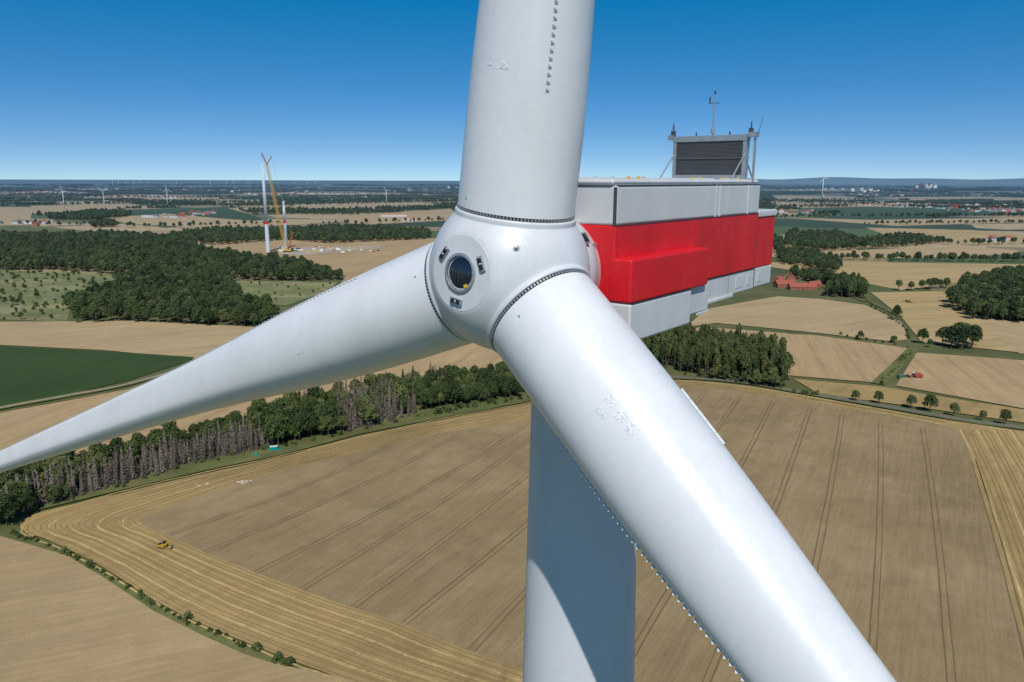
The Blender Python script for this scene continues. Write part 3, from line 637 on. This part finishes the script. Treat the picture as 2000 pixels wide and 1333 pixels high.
# tower
zt_=H-4.4
prof=[(3.3,0),(3.0,40),(2.55,80),(2.30,105),(2.05,H-18.1),(1.92,H-12.3),(1.77,H-5.2),(1.77,zt_-.2)]
vs=[];n=96
for rr,z in prof:
    for j in range(n): a=2*math.pi*j/n; vs.append((TBx+rr*math.cos(a),TBy+rr*math.sin(a),z))
fs=[(k*n+j,k*n+(j+1)%n,(k+1)*n+(j+1)%n,(k+1)*n+j) for k in range(len(prof)-1) for j in range(n)]
newobj('tower',vs,fs,[TOWERW],None,True,wt)
mb=MB()
for z,rr in((H-16.4,2.012),(H-40,2.45),(H-8.5,1.842)):
    mb.tube((TBx,TBy,z-.008),(TBx,TBy,z+.008),rr+.004,rr+.004,96,0,False)
mb.obj('tower_weld_seams',[LABELG],parent=wt)
def spt(i,L_,a,off=.006):
    b,tan,nn=bdir(i); c,th,k,te,ot=section(L_,b,tan,nn); ca,sa=math.cos(a),math.sin(a); yy=sa*(1-k*.55*max(0,ca)**1.2); xx=ca*(1+.12*k*max(0,ca)**3)
    q=te*(xx*c/2)+ot*(yy*th/2); return C+b*L_+q*(1+off/q.length)
def label(i,L,ang,w_,h_,rows,cols=6):
    mb=MB(); da=w_/1.5/cols
    for r0 in range(rows):
        for c0 in range(cols):
            m=0 if random.random()<.6 else 1
            L0=L+h_*r0/rows;L1=L+h_*(r0+1)/rows;a0=ang+da*c0;a1=a0+da
            mb.add([spt(i,L0,a0),spt(i,L0,a1),spt(i,L1,a1),spt(i,L1,a0)],[(0,1,2,3)],m)
    mb.obj('blade_label',[LABEL,LABELG],parent=wt,fix=False)
def camang(i,L,off=0):
    b,tan,nn=bdir(i); c,th,k,te,ot=section(L,b,tan,nn); q=(V(0,0,H)-(C+b*L)); return math.atan2(q.dot(ot),q.dot(te))+off
label(0,5.3,camang(0,5.3,-.55),.24,.22,5); label(0,5.35,camang(0,5.3,-.80),.16,.2,5)
label(1,5.25,camang(1,5,-.1),.22,.26,6); label(1,5.67,camang(1,5.4,-.08),.24,.26,6); label(1,6.07,camang(1,5.8,-.10),.24,.26,6); label(1,5.3,camang(1,5,.16),.12,.3,5)
label(-1,7.3,camang(-1,7.3,.25),.12,.2,4); label(-1,7.5,camang(-1,7.5,-.1),.12,.4,5)
for i,L_,of in((0,2.0,-1.0),(1,2.1,.3),(-1,2.1,.5)):
    mb=MB(); a=camang(i,L_,of); mb.add([spt(i,L_,a),spt(i,L_,a+.03),spt(i,L_+.07,a+.03),spt(i,L_+.07,a)],[(0,1,2,3)],0); mb.obj('root_mark',[GREENM],parent=wt,fix=False)
b,tan,nn=bdir(1); mb=MB()
for k in range(5):
    L0,L1=5.7+.34*k,5.7+.34*(k+1)-.01
    vd=((C+b*L0)-V(0,0,H)).normalized(); e_=b.cross(vd).normalized()
    if e_.x<0: e_=-e_
    c,th,kk,te,ot=section(L0,b,tan,nn); aa=math.atan2(e_.dot(ot),e_.dot(te))
    p0,p1=spt(1,L0,aa,-.02),spt(1,L1,aa,-.02); q0,q1=spt(1,L0,aa,.05),spt(1,L1,aa,.05); th_=vd*.02
    mb.add([p0-th_,p1-th_,q1-th_,q0-th_,p0+th_,p1+th_,q1+th_,q0+th_],[(0,1,2,3),(4,7,6,5),(0,4,5,1),(1,5,6,2),(2,6,7,3),(3,7,4,0)],0)
mb.obj('edge_fence',[GREYP],parent=wt)
# ------------------------------------------------------------ distant turbines
DW=plain('distant_white',(.58,.63,.68),.5)
def far_turbine(X,Y,ht,rb,yaw,rot,name='wind_turbine',th=1):
    e_=empty(name,(X,Y,0)); mb=MB(); k=ht/100*th
    mb.tube((X,Y,0),(X,Y,ht),2.3*k,1.3*k,16); mb.obj('tower',[DW],True,e_,fix=False)
    f_=V(math.sin(yaw),-math.cos(yaw),0); s_=V(f_.y,-f_.x,0); hc=V(X,Y,ht+1.5*k)+f_*3*k
    mb=MB(); mb.tube(V(X,Y,ht+1.5*k)-f_*5*k,hc,1.7*k,1.6*k,10); mb.tube(hc,hc+f_*2*k,1.6*k,.5*k,10); mb.obj('nacelle',[DW],parent=e_)
    mb=MB()
    for j in range(3):
        a=rot+j*2.094; q=V(0,0,1)*math.cos(a)+s_*math.sin(a); o_=f_*k+hc
        w2=q.cross(f_)
        pr_=[(0,.8),(rb*.06,.9),(rb*.2,1.4),(rb*.6,.9),(rb,.2)]
        vs=[]
        for L,c in pr_: vs+=[o_+q*L+w2*c*k,o_+q*L+f_*c*.35*k,o_+q*L-w2*c*k,o_+q*L-f_*c*.35*k]
        fs=[(4*m+i,4*m+(i+1)%4,4*m+4+(i+1)%4,4*m+4+i) for m in range(4) for i in range(4)]; mb.add(vs,fs)
    mb.obj('rotor',[DW],parent=e_)
for x,y,h_,rb,rt in((126,408,78,26,.3),(205,410,80,28,1.0),(328,403,80,28,.1),(755,402,75,26,.6),(1605,391,150,48,.35)):
    X,Y=plan(x,y); far_turbine(X,Y,h_,rb,.1+random.uniform(-.3,.3),rt)
for x in (221,232,247,262,275,290,345,412,443,457,485,575,601,616):
    X,Y=plan(x,364.5+random.uniform(-.6,.6)); far_turbine(X,Y,random.uniform(120,165),50,random.uniform(-.5,.5),random.uniform(0,2),th=.8)
X,Y=plan(524,493); e_=empty('unfinished_turbine_tower',(X,Y,0))
mb=MB(); mb.tube((X,Y,0),(X,Y,52),4.0,3.5,24,0,False); mb.tube((X,Y,52),(X,Y,56),3.5,3.45,24,1,False); mb.tube((X,Y,56),(X,Y,163),3.45,1.8,24,0); mb.obj('tower',[DW,RED],True,e_)
X2,Y2=X+13,Y+70; e_=empty('unfinished_turbine_tower',(X2,Y2,0)); mb=MB(); mb.tube((X2,Y2,0),(X2,Y2,50),3.2,2.9,24,0,False); mb.tube((X2,Y2,50),(X2,Y2,54),2.9,2.85,24,1,False); mb.tube((X2,Y2,54),(X2,Y2,92),2.85,2.2,24,0); mb.obj('tower',[DW,RED],True,e_)
CY=plain('crane_yellow',(.60,.38,.05),.5); CR=plain('crane_red',(.45,.09,.06),.5)
def lattice(mb,p0,p1,w_,m=0,n=24,t_=.35):
    p0,p1=Vector(p0),Vector(p1); z=(p1-p0).normalized(); x=z.orthogonal().normalized(); y=z.cross(x); cs=[(1,1),(1,-1),(-1,-1),(-1,1)]
    P0=lambda q,c: p0+(p1-p0)*q+(x*c[0]+y*c[1])*w_/2
    for c in cs: mb.tube(P0(0,c),P0(1,c),t_,t_,4,m)
    for k in range(n):
        for j in range(4): mb.tube(P0(k/n,cs[j]),P0((k+1)/n,cs[(j+1)%4]),t_*.6,t_*.6,3,m,False)
bx,by=plan(561,493); tip=V(bx-25,by-8,160.5); tip2=V(bx-32,by-12,181)
e_=empty('crawler_crane',(bx,by,0)); mb=MB()
lattice(mb,(bx-2,by,4),tip,3.4,0,34,.34); lattice(mb,tip,tip2,2.0,1,6,.24); lattice(mb,tip,tip+V(8,4,14),1.6,1,5,.2); mb.tube(tip2,tip+V(8,4,14),.15,.15,4,0); mb.tube(tip+V(8,4,14),(bx+14,by+6,6),.22,.22,4,0)
mb.tube(tip2,(tip2.x,tip2.y,60),.12,.12,4,2); lattice(mb,(bx+2,by,4),(bx+12,by+3,38),2,1,8,.25)
mb.box((bx,by-4,1.2),(14,2,2.4),2); mb.box((bx,by+4,1.2),(14,2,2.4),2); mb.box((bx+3,by,4),(14,5,3),0); mb.box((bx+10,by,5),(3,6,5),2)
mb.obj('crane_structure',[CY,CR,DARK],parent=e_)
mb=MB()
for k in range(34):
    x,y=plan(random.uniform(545,740),random.uniform(483,494)); m=random.choice([0,0,1,2,3]); L_=random.uniform(3,9); rz=random.uniform(-.4,.4)
    mb.box((x,y,1.4),(L_,2.4,2.4),m,rz=rz); mb.box((x+L_/2+1,y,1.2),(1.8,2.2,2.0),random.choice([0,1,2]),rz=0)
mb.obj('construction_vehicles',[LABEL,CY,CR,DARK])
# ------------------------------------------------------------ buildings
ROOFR=plain('roof_tile_red',(.34,.09,.055),.8,var=.2,scale=.6); BRICK=plain('brick',(.33,.13,.085),.9,var=.2,scale=1); PLAST=plain('plaster',(.56,.56,.55),.8,var=.06); WIN=plain('window_glass',(.03,.035,.045),.15); ROOFG=plain('roof_grey',(.16,.16,.17),.7,var=.15); ROOFO=plain('roof_orange',(.46,.20,.10),.8)
def house(x,y,L,W,h,rh,rz,wall,roof,name):
    e_=empty(name,(x,y,0)); M=Matrix.Translation((x,y,0))@Matrix.Rotation(rz,4,'Z')
    mb=MB(); mb.box((0,0,h/2),(L,W,h),0,M)
    mb.add([M@V(-L/2,-W/2,h),M@V(-L/2,W/2,h),M@V(-L/2,0,h+rh),M@V(L/2,-W/2,h),M@V(L/2,W/2,h),M@V(L/2,0,h+rh)],[(0,1,2),(3,5,4)],0); mb.obj('walls',[wall],parent=e_)
    mb=MB(); o=.5
    for s in(-1,1):
        q=[V(-L/2-o,s*(W/2+o),h-o*rh/(W/2)),V(L/2+o,s*(W/2+o),h-o*rh/(W/2)),V(L/2+o,0,h+rh),V(-L/2-o,0,h+rh)]
        mb.add([M@(v+V(0,0,.05)) for v in q]+[M@(v+V(0,0,.3)) for v in q],[(0,1,2,3),(4,5,6,7),(0,1,5,4),(1,2,6,5),(2,3,7,6),(3,0,4,7)])
    mb.box((L*.25,0,h+rh+.4),(.9,.9,1.6),0,M)
    mb.obj('roof',[roof],parent=e_)
    mb=MB(); n=max(2,int(L/3.2))
    for s in(-1,1):
        for k in range(n): mb.box((-L/2+(k+.5)*L/n,s*(W/2+.01),1.6),(1.1,.06,1.3),0,M)
        if h>4.5:
            for k in range(n): mb.box((-L/2+(k+.5)*L/n,s*(W/2+.01),4.2),(1.1,.06,1.2),0,M)
        mb.box((s*(L/2+.01),0,h+rh*.25),(.06,1.2,1.2),0,M)
    mb.obj('windows',[WIN],parent=e_)
    mb=MB(); mb.box((0,-W/2-.03,1.05),(1.2,.08,2.1),0,M); mb.obj('door',[DARK],parent=e_)
for x,y,L,W,h,rh,rz in((1532,562,26,12,5,5,.2),(1566,566,32,13,4,4.5,-.1),(1544,549,20,11,5.5,5,1.3),(1590,561,16,9,4,3.5,.3),(1520,553,14,9,5,4,.8)):
    X,Y=plan(x,y); house(X,Y,L,W,h,rh,rz,BRICK,ROOFR,'brick_farmhouse')
for x,y in((770,424),(800,432)):
    X,Y=plan(x,y); house(X,Y,95 if x==770 else 45,30,9,4,.1,PLAST,ROOFO,'industrial_shed')
mb=MB()
def blocks(mb,cx,cy,n,sx,sy,hmin,hmax,lo,hi,ms):
    for k in range(n):
        X,Y=plan(cx+random.uniform(-sx,sx),cy+random.uniform(-sy,sy))
        hh=random.uniform(hmin,hmax); mb.box((X,Y,hh/2),(random.uniform(lo,hi),random.uniform(lo,hi)*.6,hh),random.choice(ms),rz=random.uniform(0,1))
blocks(mb,885,369,7,14,1,20,45,20,50,[0,1]); blocks(mb,1690,376,9,28,1,15,50,20,60,[0,0,1]); blocks(mb,1808,368,12,22,1,40,90,30,80,[0,1]); blocks(mb,1908,405,1,4,1,20,26,14,18,[0]); blocks(mb,1650,370,6,40,1,10,20,20,60,[0]); blocks(mb,150,372,5,60,1,8,15,20,60,[0]); blocks(mb,500,374,6,120,1,8,15,20,60,[0])
mb.obj('industrial_plant',[PLAST,ROOFG])
hsrc=bpy.data.collections.new('house_variants')
for k,(rf,wl) in enumerate(((ROOFR,BRICK),(ROOFG,PLAST),(ROOFR,PLAST),(ROOFG,PLAST))):
    mb=MB(); L,W,h,rh=(13,9,4.5,4.5) if k<3 else (34,18,6,1.2)
    mb.box((0,0,h/2),(L,W,h),0); mb.prism([(-W/2-.4,h),(W/2+.4,h),(0,h+rh)],-L/2,L/2,1,Matrix.Rotation(math.pi/2,4,'Z'))
    for s in(-1,1):
        for q in range(4): mb.box((-L/2+(q+.5)*L/4,s*(W/2),2),(1.4,.1,1.4),2)
    o=bpy.data.objects.new('h%d'%k,mesh_only(mb,'house',[wl,rf,WIN])); hsrc.objects.link(o)
pts=[]
for cx_,cy_,n,sx_,sy_ in((70,376,90,90,3),(390,419,12,25,3),(330,424,10,40,4),(50,437,12,60,4),(600,378,60,120,4),(420,372,50,120,3),(250,372,60,100,2.5),(1750,400,40,120,4),(1900,404,60,100,5),(1960,412,40,60,4),(1560,372,30,60,2),(760,385,25,70,4),(1640,478,5,30,5),(1700,378,60,160,4),(1560,415,12,50,3),(1950,470,6,30,5),(270,385,40,60,4)):
    for k in range(n):
        X,Y=plan(cx_+random.gauss(0,sx_*.6),cy_+random.gauss(0,sy_*.6)); pts.append((X,Y,0,random.uniform(.9,1.4),1,random.uniform(0,3.1),random.choice([0,1,2,3])))
scatter('village_houses',pts,hsrc)
# ------------------------------------------------------------ vehicles
TEAL=plain('teal_paint',(.0,.26,.24),.35); TYRE=plain('tyre',(.03,.03,.03),.8)
def van(x,y,rz,name,L=6.0,col=TEAL,roof=LABEL):
    X,Y=plan(x,y); k_=min(1,L/5.5); M=Matrix.Translation((X,Y,.1))@Matrix.Rotation(rz,4,'Z')@Matrix.Diagonal((1,k_,k_,1)); e_=empty(name,(X,Y,0)); mb=MB()
    pr=[(-L/2,.45),(-L/2,2.4),(L*.22,2.45),(L*.36,1.5),(L/2,1.25),(L/2,.45)]
    mb.prism(pr,-1,1,0,M); mb.obj('body',[col],parent=e_,bevel=.12)
    mb=MB(); mb.box((-L*.13,0,2.46),(L*.66,1.7,.06),0,M); mb.obj('roof_panel',[roof],parent=e_)
    mb=MB()
    for s in(-1,1): mb.box((L*.2,s*1.0,1.85),(L*.12,.04,.6),0,M)
    mb.prism([(L*.235,2.38),(L*.355,1.58),(L*.37,1.60),(L*.25,2.42)],-.85,.85,0,M); mb.obj('windows',[WIN],parent=e_)
    mb=MB()
    for a in(-L*.3,L*.32):
        for s in(-1,1): mb.tube(M@V(a,s*1.02,.38),M@V(a,s*.75,.38),.38,.38,14)
    mb.obj('wheels',[TYRE],parent=e_)
van(538,881,.35,'delivery_van',5.8); van(502,891,.2,'small_utility_van',2.9,TEAL,TEAL)
X,Y=plan(318,1072); e_=empty('excavator',(X,Y,0)); M=Matrix.Translation((X,Y,.1))@Matrix.Rotation(-.3,4,'Z')@Matrix.Scale(.85,4); mb=MB()
for s in(-1,1): mb.prism([(-1.7,.0),(-2.1,.45),(-1.7,.9),(1.7,.9),(2.1,.45),(1.7,.0)],s*1.25-.3,s*1.25+.3,1,M)
mb.box((-.3,0,1.5),(3.6,2.5,1.0),0,M); mb.box((.6,.7,2.4),(1.5,1.0,1.2),2,M); mb.box((.6,.7,3.05),(1.6,1.1,.12),1,M); mb.box((-1.2,-.2,2.1),(1.4,1.6,.3),1,M)
mb.prism([(1.2,1.6),(1.2,2.1),(3.4,4.2),(4.0,4.1),(3.7,3.7),(1.9,1.6)],-.35,.05,0,M); mb.prism([(3.6,4.2),(4.1,4.1),(5.2,1.4),(4.9,1.2)],-.3,.0,0,M); mb.prism([(4.7,1.5),(5.4,1.4),(5.3,.4),(4.4,.3),(4.3,.8)],-.55,.25,1,M)
mb.obj('excavator_parts',[plain('digger_ochre',(.48,.29,.03),.6),DARK,WIN],parent=e_,bevel=.04)
def combine(x,y,rz,col,name):
    X,Y=plan(x,y); e_=empty(name,(X,Y,0)); M=Matrix.Translation((X,Y,.1))@Matrix.Rotation(rz,4,'Z'); mb=MB()
    mb.prism([(-3.6,1.0),(-3.8,2.6),(-2.5,3.6),(1.6,3.6),(1.8,1.2)],-1.5,1.5,0,M); mb.box((2.4,0,2.8),(1.3,2.0,1.7),2,M); mb.box((2.4,0,3.7),(1.5,2.1,.15),3,M)
    mb.prism([(2.2,1.4),(4.2,.3),(4.4,.9),(2.8,2.0)],-.8,.8,0,M); mb.box((4.8,0,.7),(1.4,7,1.0),0,M); mb.tube(M@V(5.3,-3.4,1.1),M@V(5.3,3.4,1.1),.5,.5,10,1)
    for a,rr in((1.5,.95),(-2.6,.6)):
        for s in(-1,1): mb.tube(M@V(a,s*1.9,rr),M@V(a,s*1.3,rr),rr,rr,16,1)
    mb.obj('combine_parts',[col,DARK,WIN,LABEL],parent=e_,bevel=.05)
combine(1790,739,2.9,plain('harvester_red',(.36,.07,.04),.5),'combine_harvester'); combine(1775,592,2.0,plain('harvester_ochre',(.4,.27,.05),.5),'combine_harvester')
van(1762,739,.2,'grain_truck',7,plain('truck_green',(.03,.13,.07),.5),ROOFG)
# lime heaps
mb=MB()
for x,y,k in((392,950,8),(480,944,12)):
    X,Y=plan(x,y)
    for j in range(k):
        xx_,yy_=X+random.uniform(-3.2,3.2),Y+random.uniform(-1.8,1.8); rr=random.uniform(.9,1.9); hh=random.uniform(.6,1.2); nseg=9; ring=[(xx_+rr*random.uniform(.8,1.2)*math.cos(q*6.283/nseg),yy_+rr*random.uniform(.8,1.2)*math.sin(q*6.283/nseg),.1) for q in range(nseg)]
        rg2=[(xx_+(a_-xx_)*.5+random.uniform(-.1,.1),yy_+(b_-yy_)*.5,hh*random.uniform(.6,.9)) for a_,b_,_ in ring]
        mb.add(ring+rg2+[(xx_,yy_,hh)],[(q,(q+1)%nseg,nseg+(q+1)%nseg,nseg+q) for q in range(nseg)]+[(nseg+q,nseg+(q+1)%nseg,2*nseg) for q in range(nseg)])
mb.obj('lime_heap',[plain('lime',(.50,.42,.32),.9,var=.15,scale=2)])
